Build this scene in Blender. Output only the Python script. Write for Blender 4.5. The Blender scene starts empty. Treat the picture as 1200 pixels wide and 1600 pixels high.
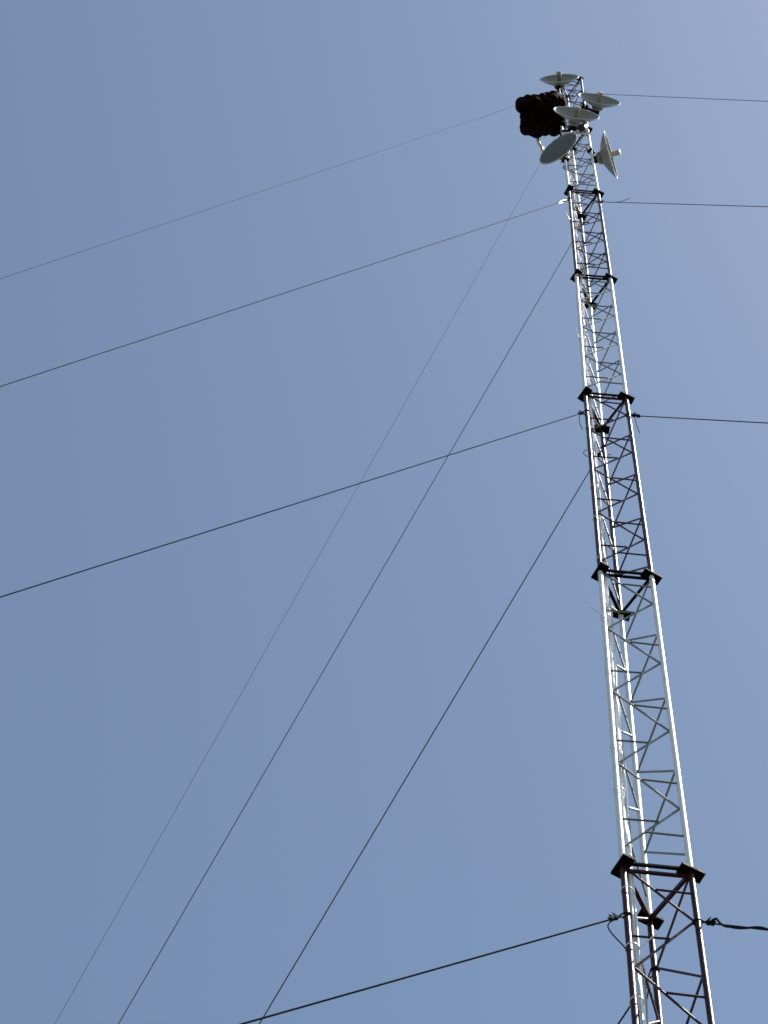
import bpy, bmesh, math, random
from mathutils import Vector, Matrix
random.seed(7)
S = bpy.context.scene
COL = S.collection
R_ = math.radians

# ------------------------------------------------------------------ camera
cam_d = bpy.data.cameras.new('camera')
cam = bpy.data.objects.new('camera', cam_d); COL.objects.link(cam)
right = Vector((0.99529532, -0.07248110, 0.06429394))
up = Vector((-0.09135781, -0.92305766, 0.37365534))
fwd = Vector((-0.03226405, 0.37777117, 0.92533668))
M = Matrix((right, up, -fwd)).transposed().to_4x4()
M.translation = Vector((-1.937, -9.061, 1.698))
cam.matrix_world = M
cam_d.sensor_fit = 'HORIZONTAL'; cam_d.sensor_width = 36; cam_d.lens = 96.947
cam_d.clip_start = 0.05; cam_d.clip_end = 10000
S.camera = cam
S.cycles.filter_width = 1.6

# ------------------------------------------------------------------ sky, sun, exposure
SUN_ELEV, SUN_AZ = 61.5, -9.0            # azimuth measured from +x towards +y
w = bpy.data.worlds.new('World'); S.world = w; w.use_nodes = True
nt = w.node_tree; bg = nt.nodes['Background']
sky = nt.nodes.new('ShaderNodeTexSky'); sky.sky_type = 'NISHITA'; sky.sun_disc = False
sky.sun_elevation = R_(SUN_ELEV); sky.sun_rotation = R_(90 - SUN_AZ)
sky.air_density = 1.0; sky.dust_density = 0.75; sky.ozone_density = 1.0; sky.altitude = 300
hs = nt.nodes.new('ShaderNodeHueSaturation'); hs.inputs['Saturation'].default_value = 0.90; hs.inputs['Hue'].default_value = 0.493
nt.links.new(sky.outputs[0], hs.inputs['Color']); nt.links.new(hs.outputs[0], bg.inputs[0])
bg.inputs[1].default_value = 0.0755
sd = bpy.data.lights.new('sun', 'SUN'); sd.energy = 5.0; sd.angle = R_(0.53); sd.color = (1, 0.96, 0.9)
sun = bpy.data.objects.new('sun', sd); COL.objects.link(sun)
sdir = Vector((math.cos(R_(SUN_ELEV)) * math.cos(R_(SUN_AZ)), math.cos(R_(SUN_ELEV)) * math.sin(R_(SUN_AZ)), math.sin(R_(SUN_ELEV))))
sun.rotation_euler = sdir.to_track_quat('Z', 'Y').to_euler(); sun.location = sdir * 200
S.view_settings.view_transform = 'Standard'; S.view_settings.look = 'None'
S.view_settings.exposure = 1.0; S.view_settings.gamma = 1.0

# ------------------------------------------------------------------ materials
def mat(name, col, rough, metal=0.0, var=0.0, scale=6.0, stain=None, stain_amt=0.0, bump=0.0, bscale=60.0, rvar=0.0, spec=.5):
    m = bpy.data.materials.new(name); m.use_nodes = True
    n = m.node_tree.nodes; l = m.node_tree.links; b = n['Principled BSDF']
    b.inputs['Roughness'].default_value = rough; b.inputs['Metallic'].default_value = metal; b.inputs['Specular IOR Level'].default_value = spec
    tc = n.new('ShaderNodeTexCoord'); src = tc.outputs['Object']
    t = n.new('ShaderNodeTexNoise'); t.inputs['Scale'].default_value = scale; t.inputs['Detail'].default_value = 6
    l.new(src, t.inputs['Vector'])
    r = n.new('ShaderNodeMapRange'); r.inputs['From Min'].default_value = .3; r.inputs['From Max'].default_value = .7
    r.inputs['To Min'].default_value = 1 - var; r.inputs['To Max'].default_value = 1 + var; l.new(t.outputs[0], r.inputs['Value'])
    mx = n.new('ShaderNodeVectorMath'); mx.operation = 'SCALE'; mx.inputs[0].default_value = col; l.new(r.outputs[0], mx.inputs['Scale'])
    out = mx.outputs[0]
    if stain:
        t2 = n.new('ShaderNodeTexNoise'); t2.inputs['Scale'].default_value = scale * 3.3; t2.inputs['Detail'].default_value = 8; l.new(src, t2.inputs['Vector'])
        r2 = n.new('ShaderNodeMapRange'); r2.inputs['From Min'].default_value = .56; r2.inputs['From Max'].default_value = .72
        r2.inputs['To Max'].default_value = stain_amt; l.new(t2.outputs[0], r2.inputs['Value'])
        mm = n.new('ShaderNodeMix'); mm.data_type = 'RGBA'; l.new(r2.outputs[0], mm.inputs['Factor'])
        l.new(out, mm.inputs[6]); mm.inputs[7].default_value = (*stain, 1); out = mm.outputs[2]
    l.new(out, b.inputs['Base Color'])
    if rvar:
        r3 = n.new('ShaderNodeMapRange'); r3.inputs['From Min'].default_value = .3; r3.inputs['From Max'].default_value = .7
        r3.inputs['To Min'].default_value = max(.05, rough - rvar); r3.inputs['To Max'].default_value = rough + rvar
        l.new(t.outputs[0], r3.inputs['Value']); l.new(r3.outputs[0], b.inputs['Roughness'])
    if bump:
        t4 = n.new('ShaderNodeTexNoise'); t4.inputs['Scale'].default_value = bscale; t4.inputs['Detail'].default_value = 4; l.new(src, t4.inputs['Vector'])
        bp = n.new('ShaderNodeBump'); bp.inputs['Strength'].default_value = bump; bp.inputs['Distance'].default_value = .01
        l.new(t4.outputs[0], bp.inputs['Height']); l.new(bp.outputs[0], b.inputs['Normal'])
    return m

WHITE = mat('white_paint', (.76, .77, .77), .36, var=.05, scale=5, stain=(.35, .30, .24), stain_amt=.35, bump=.12, bscale=45, rvar=.06)
RED = mat('dark_red_paint', (.036, .005, .0075), .36, spec=.22, var=.3, scale=9, stain=(.06, .02, .015), stain_amt=.6, bump=.25, bscale=55, rvar=.08)
PLATE = mat('dark_steel', (.005, .0045, .0045), .6, spec=.03, var=.35, scale=14, stain=(.018, .014, .011), stain_amt=.5, bump=.3, rvar=.1)
WIRE = mat('steel_wire', (.018, .02, .024), .9, spec=.05, var=.15, scale=8)
THIMBLE = mat('galvanised_steel', (.62, .64, .66), .35, metal=.6, var=.1, scale=20)
DISH = mat('dish_paint', (.20, .21, .19), .42, var=.05, scale=3, stain=(.15, .14, .12), stain_amt=.35, rvar=.05, spec=.25)
COVER = mat('dish_cover_fabric', (.125, .135, .13), .6, var=.08, scale=4, spec=.2)
RIM = mat('dish_rim_paint', (.55, .56, .54), .4, var=.04, scale=8)
FEED = mat('cream_plastic', (.34, .32, .25), .45, var=.05, scale=12)
CWHITE = mat('white_cable', (.84, .85, .86), .3, var=.05, scale=10)
CGREY = mat('grey_cable', (.30, .31, .33), .4, var=.1, scale=10)
CBLACK = mat('black_cable', (.012, .012, .014), .45, var=.1, scale=10)
CLOTH = mat('dark_red_wrapping', (.008, .0007, .001), .9, spec=.05, var=.4, scale=4, bump=.5, bscale=25)
ROD = mat('weathered_zinc', (.13, .14, .13), .36, var=.15, scale=9, stain=(.16, .12, .09), stain_amt=.4, bump=.2)
GROUND = mat('grass_and_soil', (.042, .040, .022), .95, var=.25, scale=.35, stain=(.075, .058, .04), stain_amt=.7, bump=.6, bscale=8)
CONC = mat('concrete', (.32, .31, .29), .85, var=.12, scale=4, bump=.3)

# ------------------------------------------------------------------ mesh helpers
class MB:
    def __init__(s): s.v = []; s.f = []
    def tube(s, pts, r, n=8, caps=True, radii=None, closed=False):
        pts = [Vector(p) for p in pts]; m = len(pts); base = len(s.v)
        t0 = (pts[1] - pts[0]).normalized()
        a = t0.orthogonal().normalized(); prev = t0
        for i, p in enumerate(pts):
            if closed: t = (pts[(i + 1) % m] - pts[i - 1]).normalized()
            elif i == 0: t = t0
            elif i == m - 1: t = (pts[i] - pts[i - 1]).normalized()
            else: t = ((pts[i + 1] - p).normalized() + (p - pts[i - 1]).normalized()).normalized()
            a = prev.rotation_difference(t) @ a; a = (a - t * a.dot(t)).normalized(); prev = t
            b = t.cross(a); rr = radii[i] if radii else r
            for k in range(n):
                q = 2 * math.pi * k / n; s.v.append(p + (a * math.cos(q) + b * math.sin(q)) * rr)
        for i in range(m if closed else m - 1):
            j = (i + 1) % m
            for k in range(n):
                k2 = (k + 1) % n
                s.f.append((base + i * n + k, base + i * n + k2, base + j * n + k2, base + j * n + k))
        if caps and not closed:
            s.f.append(tuple(base + k for k in reversed(range(n)))); s.f.append(tuple(base + (m - 1) * n + k for k in range(n)))
        return s
    def box(s, c, x, y, z):                       # centre and three half-axis vectors
        c, x, y, z = Vector(c), Vector(x), Vector(y), Vector(z); b = len(s.v)
        for sx in (-1, 1):
            for sy in (-1, 1):
                for sz in (-1, 1): s.v.append(c + x * sx + y * sy + z * sz)
        s.f += [tuple(b + i for i in q) for q in ((0, 1, 3, 2), (4, 6, 7, 5), (0, 4, 5, 1), (2, 3, 7, 6), (0, 2, 6, 4), (1, 5, 7, 3))]
        return s
    def lathe(s, c, axis, prof, n=40, up=(0, 0, 1)):     # prof: (distance along the axis, radius)
        c, ax = Vector(c), Vector(axis).normalized(); a = (Vector(up) - ax * ax.dot(Vector(up))).normalized(); b_ = ax.cross(a)
        b = len(s.v)
        for d, r in prof:
            for k in range(n):
                q = 2 * math.pi * k / n; s.v.append(c + ax * d + (a * math.cos(q) + b_ * math.sin(q)) * max(r, 1e-4))
        for i in range(len(prof) - 1):
            for k in range(n):
                k2 = (k + 1) % n; s.f.append((b + i * n + k, b + i * n + k2, b + (i + 1) * n + k2, b + (i + 1) * n + k))
        s.f.append(tuple(b + k for k in reversed(range(n)))); s.f.append(tuple(b + (len(prof) - 1) * n + k for k in range(n)))
        return s
    def build(s, name, m, parent=None, smooth=True, bevel=0.0, loc=None):
        me = bpy.data.meshes.new(name); off = Vector(loc) if loc is not None else Vector((0, 0, 0))
        me.from_pydata([tuple(v - off) for v in s.v], [], s.f); me.update()
        bm = bmesh.new(); bm.from_mesh(me)
        bmesh.ops.recalc_face_normals(bm, faces=bm.faces); bm.to_mesh(me); bm.free()
        me.materials.append(m)
        o = bpy.data.objects.new(name, me); COL.objects.link(o)
        if smooth:
            for p in me.polygons: p.use_smooth = True
            try: me.set_sharp_from_angle(angle=R_(42))
            except Exception: pass
        if bevel:
            bv = o.modifiers.new('bevel', 'BEVEL'); bv.width = bevel; bv.segments = 2; bv.limit_method = 'ANGLE'
        if parent is not None: put(o, parent)
        else: o.location = off
        return o
ORG = {}
def put(o, parent):                                # children keep world coordinates (parents are only moved, never turned)
    o.parent = parent; o.location = -ORG.get(parent.name, Vector((0, 0, 0)))
    ORG[o.name] = Vector((0, 0, 0))
def thing(name, label, cat, loc=(0, 0, 0), group=None):
    o = bpy.data.objects.new(name, None); COL.objects.link(o); o.location = loc; o.empty_display_size = .2
    ORG[o.name] = Vector(loc); o['label'] = label; o['category'] = cat
    if group: o['group'] = group
    return o

# ------------------------------------------------------------------ ground
gb = MB()
rings = [0, 4, 10, 25, 60, 150, 400, 1200, 4000]; N = 48
gb.v.append(Vector((0, 0, 0)))
for r in rings[1:]:
    for k in range(N):
        q = 2 * math.pi * k / N
        gb.v.append(Vector((r * math.cos(q), r * math.sin(q), 0 if r < 5 else random.uniform(-.05, .05) * min(1, r / 60))))
for k in range(N): gb.f.append((0, 1 + k, 1 + (k + 1) % N))
for i in range(len(rings) - 2):
    for k in range(N):
        a0 = 1 + i * N; b0 = a0 + N; k2 = (k + 1) % N; gb.f.append((a0 + k, b0 + k, b0 + k2, a0 + k2))
g = gb.build('ground', GROUND); g['kind'] = 'structure'

# ------------------------------------------------------------------ lattice mast
W = 0.5544; RR = W / math.sqrt(3); LEG_R = 0.0265
LEG = {'l': Vector((-W / 2, -RR / 2, 0)), 'r': Vector((W / 2, -RR / 2, 0)), 'b': Vector((0, RR, 0))}
ZJ, H = 16.36, 6.0
BOW = {-2: 0, -1: 0, 0: 0, 1: 0, 2: .010, 3: 0, 4: .012, 5: 0, 6: -.045, 7: -.04}
def zj(k): return ZJ + H * (k - 1)
def axis_x(z):
    k = (z - ZJ) / H + 1; k0 = max(-2, min(6, math.floor(k))); t = k - k0
    return BOW[k0] * (1 - t) + BOW[k0 + 1] * t
def P(leg, z): return LEG[leg] + Vector((axis_x(z), 0, z))
mast = thing('lattice_tower', 'tall slender triangular lattice mast banded dark red and white', 'tower', (0, 0, 0))

def rod_pts(pts, step):
    out = [Vector(pts[0])]
    for a, b in zip(pts[:-1], pts[1:]):
        a, b = Vector(a), Vector(b); n = max(1, int((b - a).length / step))
        out += [a.lerp(b, (i + 1) / n) for i in range(n)]
    return out
def rod(mb, pts, r, ribbed):
    if ribbed:
        q = rod_pts(pts, .011); rad = [r * (1.14 if i % 2 else .90) for i in range(len(q))]
        mb.tube(q, r, 7, radii=rad)
    else: mb.tube(pts, r, 7)

PLATE_ANG = {'l': {1: 114, 2: 114, 3: 118, 4: 118, 5: 112}, 'r': {1: 22, 2: 25, 3: 20, 4: 24, 5: 22}, 'b': {1: 22, 2: 10, 3: 2, 4: 3, 5: 12}}
def section(k, z0, z1, white, bottom=False):
    """the section from height z0 to z1 (its top joint is k + 1)"""
    m = WHITE if white else RED; rm_ = ROD if white else RED
    ribbed = k <= 2
    faces = (('l', 'r'), ('r', 'b'), ('b', 'l'))
    sec = thing('mast_section', '', '', (0, 0, z0)); del sec['category']
    sec['label'] = 'white painted mast section' if white else 'dark red painted mast section'
    put_empty(sec, mast, z0)
    # legs
    for lg in 'lrb':
        n = 12; pts = [P(lg, z0 + .012 + (z1 - z0 - .024) * i / n) for i in range(n + 1)]
        MB().tube(pts, LEG_R, 24).build('leg', m, sec)
    # zigzag bracing bent from one bar per face
    pitch = H * .2365; rr = .0104
    for a, b in faces:
        pts = []; i = 0
        u = (LEG[b] - LEG[a]).normalized() * (LEG_R * .92)
        while True:
            z = z1 - (.030 if i == 0 else .012) - pitch * i / 2
            if z < z0 + .02 or i > 8: break
            pts.append(P(a if i % 2 == 0 else b, z) + (u if i % 2 == 0 else -u)); i += 1
        mb = MB(); rod(mb, pts, rr, ribbed); mb.build('zigzag_brace', rm_, sec)
        if (a, b) != ('l', 'r'): continue
        # half rungs on the climbing face: from each diagonal to the leg its lower end meets
        for j in range(len(pts) - 1):
            A, B = pts[j], pts[j + 1]; q = A.lerp(B, .41 + random.uniform(-.03, .03))
            lg = b if j % 2 == 0 else a
            e = P(lg, q.z) + (-u if j % 2 == 0 else u)
            q = q + Vector((0, -.014, 0)); e = e + Vector((0, -.010, -.004))
            mb = MB(); rod(mb, [q, e], rr * .95, ribbed); mb.build('half_rung', rm_, sec)
        if len(pts) > 7:
            q = pts[7].lerp(pts[8], .66) + Vector((0, -.014, 0)) if len(pts) > 8 else pts[-1]
            e = P('r', q.z) - u
            mb = MB(); rod(mb, [q, e + Vector((0, -.01, 0))], rr * .95, ribbed); mb.build('half_rung', rm_, sec)
    # top joint: splice plates on the three legs and paired tie bars between them
    if k + 1 <= 7:
        j = k + 1
        for lg in 'lrb':
            ang = R_(PLATE_ANG[lg].get(j, {'l': 114, 'r': 22, 'b': 10}[lg]))
            ax = Vector((math.cos(ang), math.sin(ang), 0)); ay = Vector((-ax.y, ax.x, 0))
            c = P(lg, z1); mb = MB()
            hx, hy = (.108, .055) if j < 7 else (.06, .045)
            mb.box(c + Vector((0, 0, -.009)), ax * hx, ay * hy, (0, 0, .0075))
            if j < 7: mb.box(c + Vector((0, 0, .009)), ax * hx * .99, ay * hy * .98, (0, 0, .0075))
            for sx in (-1, 1):
                for sy in (-1, 1):
                    mb.lathe(c + ax * hx * .74 * sx + ay * hy * .62 * sy, (0, 0, 1), [(-.030, .0075), (-.030, .011), (-.018, .011), (-.018, .006), (.018, .006), (.018, .011), (.03, .011)], 6)
            mb.build('splice_plate', PLATE, sec, bevel=.002)
        for a, b in faces:
            u = (LEG[b] - LEG[a]).normalized(); s = Vector((-u.y, u.x, 0))
            for dz in ((-.042, .030) if j < 7 else (-.03,)):
                A = P(a, z1 + dz) + u * (LEG_R * .8); B = P(b, z1 + dz) - u * (LEG_R * .8); c = (A + B) / 2; hl = (B - A) / 2
                mb = MB(); mb.box(c + s * (.013 if dz < 0 else -.010), hl, s * .0135, (0, 0, .0125))
                mb.build('tie_bar', PLATE if dz > 0 or white else RED, sec, smooth=False)
    return sec
def put_empty(o, parent, z):
    o.parent = parent; ORG[o.name] = Vector((0, 0, z))
section(-2, .42, zj(-1), False, True)
for k in range(-1, 7):
    section(k, zj(k), zj(k + 1), k % 2 != 0)
MB().box((0, 0, .2), (.75, 0, 0), (0, .75, 0), (0, 0, .2)).build('concrete_base', CONC, mast, bevel=.02)
mb = MB(); mb.box((0, -.0, .409), (.40, 0, 0), (0, .40, 0), (0, 0, .008)); mb.build('base_plate', PLATE, mast, bevel=.002)

# ------------------------------------------------------------------ guy wires
ANCH = {('l', .88): (-16.261, -3.558), ('l', 2.88): (-15.848, -3.47), ('l', 4.88): (-15.721, -3.443), ('l', 6.68): (-15.651, -3.428),
        ('r', .88): (11.843, -9.865), ('r', 2.88): (12.207, -10.17), ('r', 4.88): (12.362, -10.301), ('r', 6.68): (11.934, -9.941),
        ('b', .88): (-12.997, 15.809), ('b', 2.88): (-12.703, 15.459), ('b', 4.88): (-13.114, 15.949), ('b', 6.68): (-12.951, 15.755)}
LABEL = {('l', .88): 'thick dark guy wire leaving the lowest red section to the left',
         ('l', 2.88): 'dark guy wire running left from the red section with a short hanging tail',
         ('l', 4.88): 'guy wire running left from the upper red section with a white sunlit thimble',
         ('l', 6.68): 'thin pale guy wire running left from behind the dark lumpy bundle',
         ('r', .88): 'short guy wire running right with its tail twisted round it',
         ('r', 2.88): 'guy wire running right from the middle red section with hanging tail below its clamps',
         ('r', 4.88): 'guy wire running right from the upper red section with a loose tail sticking up',
         ('r', 6.68): 'topmost guy wire running right from behind the right-facing white dish',
         ('b', .88): 'short bit of guy wire behind the mast at the bottom edge',
         ('b', 2.88): 'steep dark guy wire nearest the mast, rightmost of three long steep wires',
         ('b', 4.88): 'steep guy wire starting below the sunlit thimble, middle of three long steep wires',
         ('b', 6.68): 'faint steep guy wire from under the tilted dish, leftmost of three steep wires'}
WR = {.88: .0072, 2.88: .0066, 4.88: .0058, 6.68: .0031}
def bez(*pts, n=10):
    """smooth curve through points (Catmull-Rom)"""
    pts = [Vector(p) for p in pts]; q = [pts[0] * 2 - pts[1]] + pts + [pts[-1] * 2 - pts[-2]]; out = []
    for i in range(1, len(q) - 2):
        for s in range(n):
            t = s / n; a, b, c, d = q[i - 1], q[i], q[i + 1], q[i + 2]
            out.append(.5 * ((2 * b) + (c - a) * t + (2 * a - 5 * b + 4 * c - d) * t * t + (3 * b - a - 3 * c + d) * t ** 3))
    out.append(pts[-1]); return out
for (lg, k), (ax, ay) in ANCH.items():
    z = ZJ + H * (k - 1); A = P(lg, z); E = A + (Vector((ax, ay, 0)) - A) * (1 + .3 / A.z); r = WR[k] * (1.7 if (lg, k) == ('r', 6.68) else 1)
    d = (E - A).normalized(); h = Vector((d.x, d.y, 0)).normalized(); s = Vector((-h.y, h.x, 0))
    root = thing('guy_wire', LABEL[(lg, k)], 'guy wire', tuple(A), 'guy wires staying the mast')
    L = (E - A).length
    st = A + d * (LEG_R + .10)
    MB().tube([st] + [A + d * (L * t) for t in (.02, .1, .25, .5, .75, 1)], r, 8).build('cable', WIRE, root)
    # eye round the leg
    eye = []
    for i in range(25):
        q = math.pi * (.18 + 1.64 * i / 24)
        eye.append(A + (-h * -math.cos(q) + s * math.sin(q)) * (LEG_R + r) + Vector((0, 0, -.01 + .02 * math.sin(q * 3) * .2)))
    # loop ends run together into the clamp
    MB().tube([st] + eye + [st + s * .006], r * .95, 8).build('leg_loop', WIRE, root)
    # cable clips: saddle, U bolt and two nuts each
    nclip = {.88: 2, 2.88: 2, 4.88: 1, 6.68: 1}[k]
    for i in range(nclip):
        c = A + d * (LEG_R + .10 + .05 * i) + Vector((0, 0, .004)); mb = MB()
        mb.box(c, d * .017, s * (.017), d.cross(s) * .013)
        sgn = 1 if i % 2 == 0 else .8
        uz = -d.cross(s) if d.cross(s).z < 0 else d.cross(s)
        for sy in (-1, 1):
            mb.tube([c + s * .012 * sy - uz * .012, c + s * .012 * sy + uz * .050 * sgn], .0050, 8)
            mb.lathe(c + s * .012 * sy + uz * .018, uz, [(0, .0095), (.011, .0095)], 6)
        mb.build('cable_clip', PLATE, root)
    cp = A + d * (LEG_R + .13)
    tail = None
    dn = Vector((0, 0, -1))
    if (lg, k) == ('l', .88):
        tail = [cp, cp + h * .06 + dn * .16, A + h * .10 + dn * .42, A + h * .03 + dn * .62, A + s * .035 - h * .02 + dn * .78]
        tail = bez(cp, cp + h * .05 + dn * .12, cp + h * .02 + dn * .22, A + h * .035 + s * .01 + dn * .50, A - h * .01 - s * .045 + dn * .58)
    elif (lg, k) == ('l', 2.88):
        rg = [cp + d * -.05 + (h * math.cos(q) * .05 + dn * (.05 + math.sin(q - math.pi / 2) * .05)) for q in [2 * math.pi * i / 24 for i in range(24)]]
        MB().tube(rg, r, 8, closed=True).build('wire_ring', WIRE, root)
        tail = bez(cp + h * .02, cp + h * .03 + dn * .2, cp + h * .03 + dn * .42, cp + h * .0 + dn * .62)
    elif (lg, k) == ('r', 2.88):
        tail = bez(cp, cp + Vector((.015, .01, -.15)), cp + Vector((.02, .01, -.38)), cp + Vector((.045, .01, -.62)))
        c = cp + d * .12; MB().box(c, d * .04, s * .02, d.cross(s) * .016).build('turnbuckle', PLATE, root, bevel=.004)
    elif (lg, k) == ('r', 4.88):
        tail = bez(cp, cp + Vector((.20, -.01, 0)), cp + Vector((.34, -.04, 0)), cp + Vector((.50, -.11, 0)))
    elif (lg, k) == ('l', 4.88):
        c0 = A + d * .18
        ring = [c0 + d * (.22 - .22 * math.cos(q)) + s * (.022 * math.sin(q)) for q in [2 * math.pi * i / 28 for i in range(28)]]
        MB().tube(ring, .011, 8, closed=True).build('thimble', THIMBLE, root)
    elif (lg, k) == ('r', .88):
        e2 = d.cross(s)
        tp = []
        for i in range(140):
            x = i / 139; dist = .12 + 1.15 * x; q = 2 * math.pi * x * 2.2 + 1.2
            rad = .011 + (.030 * math.sin(math.pi * x / .24) if x < .24 else .012 * max(0, x - .8) / .2)
            tp.append(A + d * dist + (s * math.cos(q) * rad + e2 * math.sin(q) * rad * 1.2))
        tail = tp
    elif (lg, k) == ('b', 2.88):
        tail = bez(cp + s * .01, cp + Vector((.08, -.03, -.02)), cp + Vector((.16, -.02, .0)))
        t2 = bez(cp, cp + Vector((-.10, .03, .0)), cp + Vector((-.17, .02, .0)), cp + Vector((-.205, -.02, .0)), cp + Vector((-.17, -.06, .0)), cp + Vector((-.06, -.06, .0)))
        MB().tube(t2, .005, 7).build('tail', WIRE, root)
    elif (lg, k) == ('b', .88):
        tail = bez(cp, cp + h * -.04 + dn * .10, cp + h * .02 + dn * .34, cp + h * .03 + dn * .6)
    if tail: MB().tube(tail, r * (1.35 if (lg, k) == ('r', .88) else .85), 8).build('tail', WIRE, root)

# ------------------------------------------------------------------ cables tied along the mast
cb = thing('cable_bundle', 'loose bundle of white and grey feeder cables tied along the left mast leg', 'cables', (LEG['l'].x + .06, 0, .42))
to_b = (LEG['b'] - LEG['l']).normalized(); nrm = Vector((to_b.y, -to_b.x, 0))
specs = [(.046, .034, CWHITE, .0135, .008, 45.5), (.074, .026, CWHITE, .0130, .012, 45.0), (.060, .050, CWHITE, .0105, .014, 45.2), (.066, -.012, CBLACK, .007, .018, 44.0), (.102, .030, CWHITE, .0095, .026, 47.8), (.098, .045, CGREY, .007, .022, 46.0), (.130, .012, CWHITE, .0070, .034, 46.4)]
for i, (u0, v0, m, rad, wob, ztop) in enumerate(specs):
    pts = []; z = .5; ph = [random.uniform(0, 6.28) for _ in range(6)]
    while z < ztop:
        g_ = 1 + .9 * max(0, min(1, (z - 30) / 14))
        uu = u0 * g_ + wob * g_ * (math.sin(z * 2.1 + ph[0]) * .6 + math.sin(z * 4.7 + ph[1]) * .4 + math.sin(z * .7 + ph[4]) * .5)
        vv = v0 + wob * .7 * (math.sin(z * 2.9 + ph[2]) * .6 + math.sin(z * 5.3 + ph[3]) * .4)
        pts.append(P('l', z) + to_b * max(.036 + rad, uu) + nrm * vv); z += .12
    MB().tube(pts, rad, 8).build('cable', m, cb)
ties = [(14.5, None), (15.2, (.13, -.07, .12)), (16.0, None), (17.6, None), (18.4, None), (19.9, None), (21.2, (-.125, -.055, .06)), (22.7, None), (23.9, (.10, .0, .10)), (24.9, None),
        (27.0, None), (29.3, None), (30.9, (-.07, -.11, .08)), (32.6, None), (34.3, (.08, -.06, .05)), (36.2, None), (38.0, (-.09, -.12, .05)), (39.8, None), (41.6, None)]
for i, (z, tl) in enumerate(ties):
    c = P('l', z); mb = MB(); ring = []
    for j in range(20):
        q = 2 * math.pi * j / 20
        ring.append(c + to_b * (.030 + .068 * math.cos(q)) + nrm * (.014 + .050 * math.sin(q)) + Vector((0, 0, .008 * math.sin(q + i))))
    if tl:
        e = c + Vector((-.035, -.01, 0)) if tl[0] < 0 else c + to_b * .05 + nrm * .066
        k0 = min(range(20), key=lambda j: (ring[j] - e).length); tv = Vector(tl)
        ring = ring[k0:] + ring[:k0 + 1] + [ring[k0] + tv * .5 + Vector((0, 0, .01)), ring[k0] + tv]
        mb.tube(ring, .0056, 6)
    else: mb.tube(ring, .0048, 6, closed=True)
    mb.build('cable_tie', CWHITE, cb)

# ------------------------------------------------------------------ dishes
def dish(label, c, n, rad, depth, mount_leg, mount_z, feed_len, cover=False, box=True):
    c, n = Vector(c), Vector(n).normalized(); s = n.cross(Vector((0, 0, 1))).normalized(); t = s.cross(n)
    apex = c - n * depth
    root = thing('dish_antenna', label, 'satellite dish', tuple(apex), 'dish antennas on the mast top')
    prof = []
    K = 14
    for i in range(K + 1):
        r = rad * (.10 + .90 * i / K); prof.append((depth * ((r / rad) ** 1.35), r))
    th = .012
    front = [(d_, r_) for d_, r_ in prof]; back = [(d_ - th, r_) for d_, r_ in prof]
    MB().lathe(apex, n, [(back[0][0], .02)] + back + [(front[-1][0] - .001, rad)] + front[::-1] + [(front[0][0], .02)], 64, up=t).build('reflector', DISH, root)
    rim = [c + (s * math.cos(q) + t * math.sin(q)) * (rad + .002) for q in [2 * math.pi * i / 64 for i in range(64)]]
    MB().tube(rim, .011, 8, closed=True).build('rim', RIM, root)
    if cover:
        MB().lathe(c, n, [(-.004, rad * .985), (.006, rad * .985), (.016, rad * .7), (.022, rad * .3), (.024, .01)], 64, up=t).build('flat_cover', COVER, root)
    else:
        fr = .052
        MB().lathe(apex, n, [(.0, fr * 1.15), (.04, fr * 1.15), (.05, fr * .82), (feed_len * .72, fr * .92), (feed_len * .74, fr), (feed_len, fr), (feed_len + .004, fr * .9)], 24, up=t).build('feed', FEED, root)
        MB().lathe(apex + n * (feed_len + .004), n, [(0, .064), (.034, .064), (.040, .055)], 24, up=t).build('feed_cap', RIM, root)
    # hub drum, square back plate and radio box behind the reflector
    MB().lathe(apex - n * .012, -n, [(-.03, .135), (.0, .13), (.035, .115), (.055, .08)], 24, up=t).build('hub', DISH, root)
    A = P(mount_leg, mount_z)
    hb = apex - n * .065
    mb = MB(); mb.box(hb - n * .045, s * .065, n * .045, t * .075); mb.build('radio_box', PLATE if box else FEED, root, bevel=.006)
    for dz in (-.09, .09):
        tgt = A + Vector((0, 0, dz)); st_ = hb - n * .05 + t * dz * .8
        MB().tube([st_, st_.lerp(tgt, .5) + Vector((0, 0, 0)), tgt], .017, 10).build('mounting_arm', PLATE, root)
    mb = MB(); ad = (hb - A); ad.z = 0; ad.normalize(); sd_ = Vector((-ad.y, ad.x, 0))
    for sg in (-1, 1):
        mb.box(A + ad * (.040 * sg) , ad * .022, sd_ * .062, (0, 0, .055))
    for sg in (-1, 1):
        for dz in (-.035, .035):
            mb.tube([A + sd_ * .046 * sg - ad * .105 + Vector((0, 0, dz)), A + sd_ * .046 * sg + ad * .09 + Vector((0, 0, dz))], .006, 8)
    mb.build('clamp', PLATE, root, bevel=.004)
    # a jumper cable from the radio box back to the leg
    pts = bez(hb - n * .09 - t * .05, hb - n * .12 - t * .22, A + ad * .10 + Vector((0, 0, -.38)), A + sd_ * .04 + Vector((0, 0, -.55)), A + sd_ * .036 + Vector((0, 0, -1.0)))
    MB().tube(pts, .008, 8).build('jumper_cable', CBLACK, root)
    return root
dish('white dish at the very top of the mast, opening upward in the picture', (-.331, -.370, 50.96), (-.16, -.985, -.01), .453, .19, 'l', 50.75, .31, box=False)
dish('white dish to the right of the mast top, just below the topmost dish', (.555, -.328, 48.96), (.107, -.993, -.02), .477, .19, 'r', 48.76, .31)
dish('white dish in front of the mast beside the dark lumpy bundle', (-.052, -.543, 45.96), (.09, -.995, -.03), .487, .20, 'l', 45.6, .31)
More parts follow.
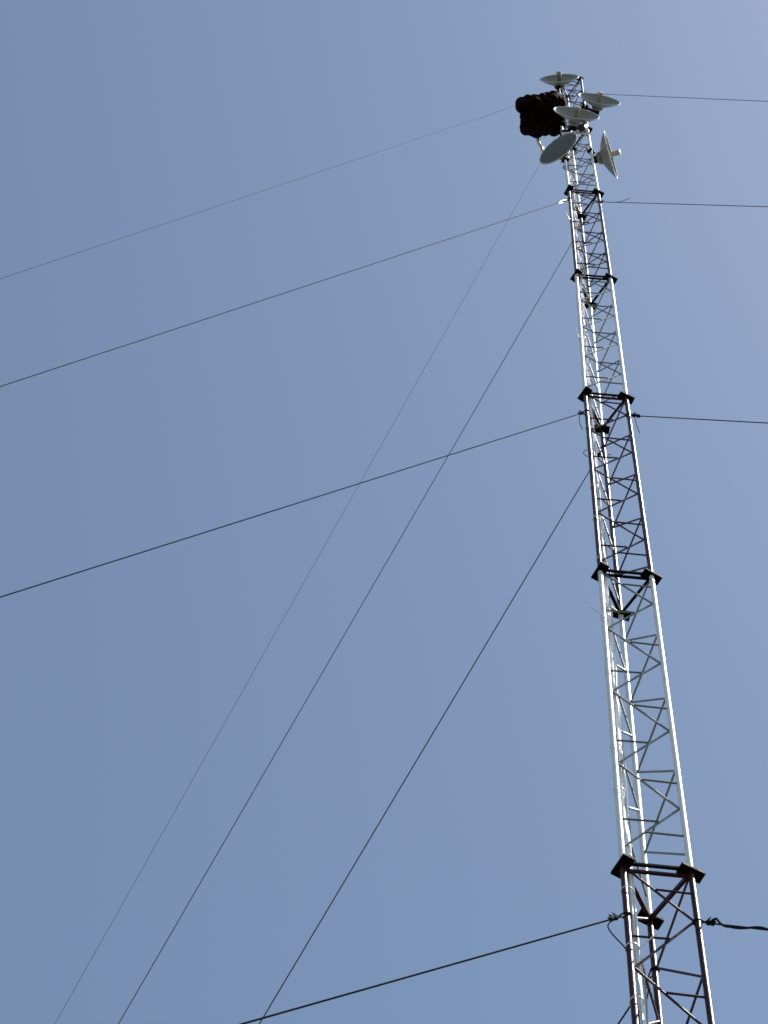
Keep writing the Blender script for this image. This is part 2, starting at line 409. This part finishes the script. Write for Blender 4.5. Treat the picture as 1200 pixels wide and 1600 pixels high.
dish('tilted grey covered dish below the dark lumpy bundle, seen as a plain oval', (-.451, -.304, 43.36), (-.64, -.73, -.22), .445, .16, 'l', 43.0, .3, cover=True, box=False)
dish('white dish turned sideways, facing right below the others', (.648, -.139, 43.96), (.923, -.384, -.03), .492, .22, 'r', 44.0, .38)

# ------------------------------------------------------------------ bundle hung on the mast top
bc = Vector((-.77, -.30, 46.75))
bun = thing('bundle', 'big dark red lumpy bundle with scalloped edges strapped beside the mast top', 'bundle', tuple(bc))
OUT = [(-1.36, -.58, 46.45), (-1.06, -.70, 46.6), (-.76, -.72, 46.8), (-.48, -.74, 46.95), (-.38, -.68, 47.05), (-.31, -.36, 47.1), (-.24, .0, 47.1), (-.36, .14, 46.95), (-.64, .13, 46.8), (-.90, .15, 46.6), (-1.08, .0, 46.45), (-1.22, -.12, 46.4), (-1.25, -.34, 46.4)]
bm = bmesh.new()
def lump(c, r, sz=(1, 1, 1)):
    mt = Matrix.Translation(c) @ Matrix.Diagonal((r * sz[0], r * sz[1], r * sz[2], 1))
    bmesh.ops.create_icosphere(bm, subdivisions=3, radius=1, matrix=mt)
rnd = random.Random(5)
for i in range(len(OUT)):
    a = Vector(OUT[i]); b = Vector(OUT[(i + 1) % len(OUT)])
    for t, r in ((0, .155), (.5, .115)):
        q = a.lerp(b, t); inw = Vector((bc.x - q.x, bc.y - q.y, 0)).normalized()
        r *= rnd.uniform(.65, 1.15)
        for dz in (-.16, .04, .22):
            lump(q + inw * (r + .004 + (.075 if t else 0) - rnd.uniform(0, .03)) + Vector((0, 0, dz)), r, (1, 1, 1.15))
for i in range(len(OUT)):
    a = Vector(OUT[i]); b = Vector(OUT[(i + 1) % len(OUT)])
    for j in range(4):
        q = a.lerp(b, (j + rnd.uniform(.1, .9)) / 4); inw = Vector((bc.x - q.x, bc.y - q.y, 0)).normalized()
        lump(q + inw * rnd.uniform(.03, .11) + Vector((0, 0, rnd.uniform(-.1, .25))), rnd.uniform(.045, .10), (1, 1, 1.6))
for ix in range(6):
    for iy in range(6):
        x = -1.10 + .14 * ix; zc = 46.75 + (x + .77) * .6
        for dz in (-.18, .16):
            lump(Vector((x, -.56 + .11 * iy, zc + dz + rnd.uniform(-.06, .06))), rnd.uniform(.12, .17))
me = bpy.data.meshes.new('wrapping'); bm.to_mesh(me); bm.free(); me.materials.append(CLOTH)
wr = bpy.data.objects.new('wrapping', me); COL.objects.link(wr)
for v in me.vertices: v.co = (v.co - bc) * .97 + Vector((.012, .0, .0))
wr.parent = bun
rm = wr.modifiers.new('remesh', 'REMESH'); rm.mode = 'VOXEL'; rm.voxel_size = .014; rm.use_smooth_shade = True
sm = wr.modifiers.new('smooth', 'SMOOTH'); sm.factor = .5; sm.iterations = 2
# support frame under and behind the bundle and the bright strap hanging from it
mb = MB(); mb.tube([P('l', 46.9), Vector((-.55, -.25, 46.9)), Vector((-.85, -.28, 46.75))], .024, 10)
mb.build('support_arm', PLATE, bun)
mb = MB(); mb.tube(bez((-.80, .10, 46.70), (-.80, .19, 46.60), (-.79, .24, 46.5), (-.755, .30, 46.5), (-.70, .36, 46.45), (-.67, .44, 46.4)), .036, 10, radii=None)
mb.build('strap', CWHITE, bun)

# ------------------------------------------------------------------ cross arm and small hardware at the top joint
ca = thing('cross_arm', 'short white pipe across the mast between the covered dish and the bundle', 'pipe', tuple(P('l', 45.5)))
mb = MB(); A = P('l', 45.35) + Vector((-.03, -.055, 0)); B = P('r', 45.6) + Vector((.02, -.055, 0)); mb.tube([A, B], .026, 14); mb.build('pipe', WHITE, ca)
mb = MB(); mb.lathe(A + Vector((.06, -.045, .02)), (0, 0, 1), [(-.09, .05), (-.08, .062), (.08, .062), (.09, .05)], 18); mb.build('end_fitting', WHITE, ca)
mb = MB(); mb.lathe(B + Vector((-.16, -.12, -.05)), (.25, .1, 1), [(-.15, .06), (-.14, .085), (.13, .085), (.15, .06)], 18); mb.build('weather_head', CBLACK, ca)
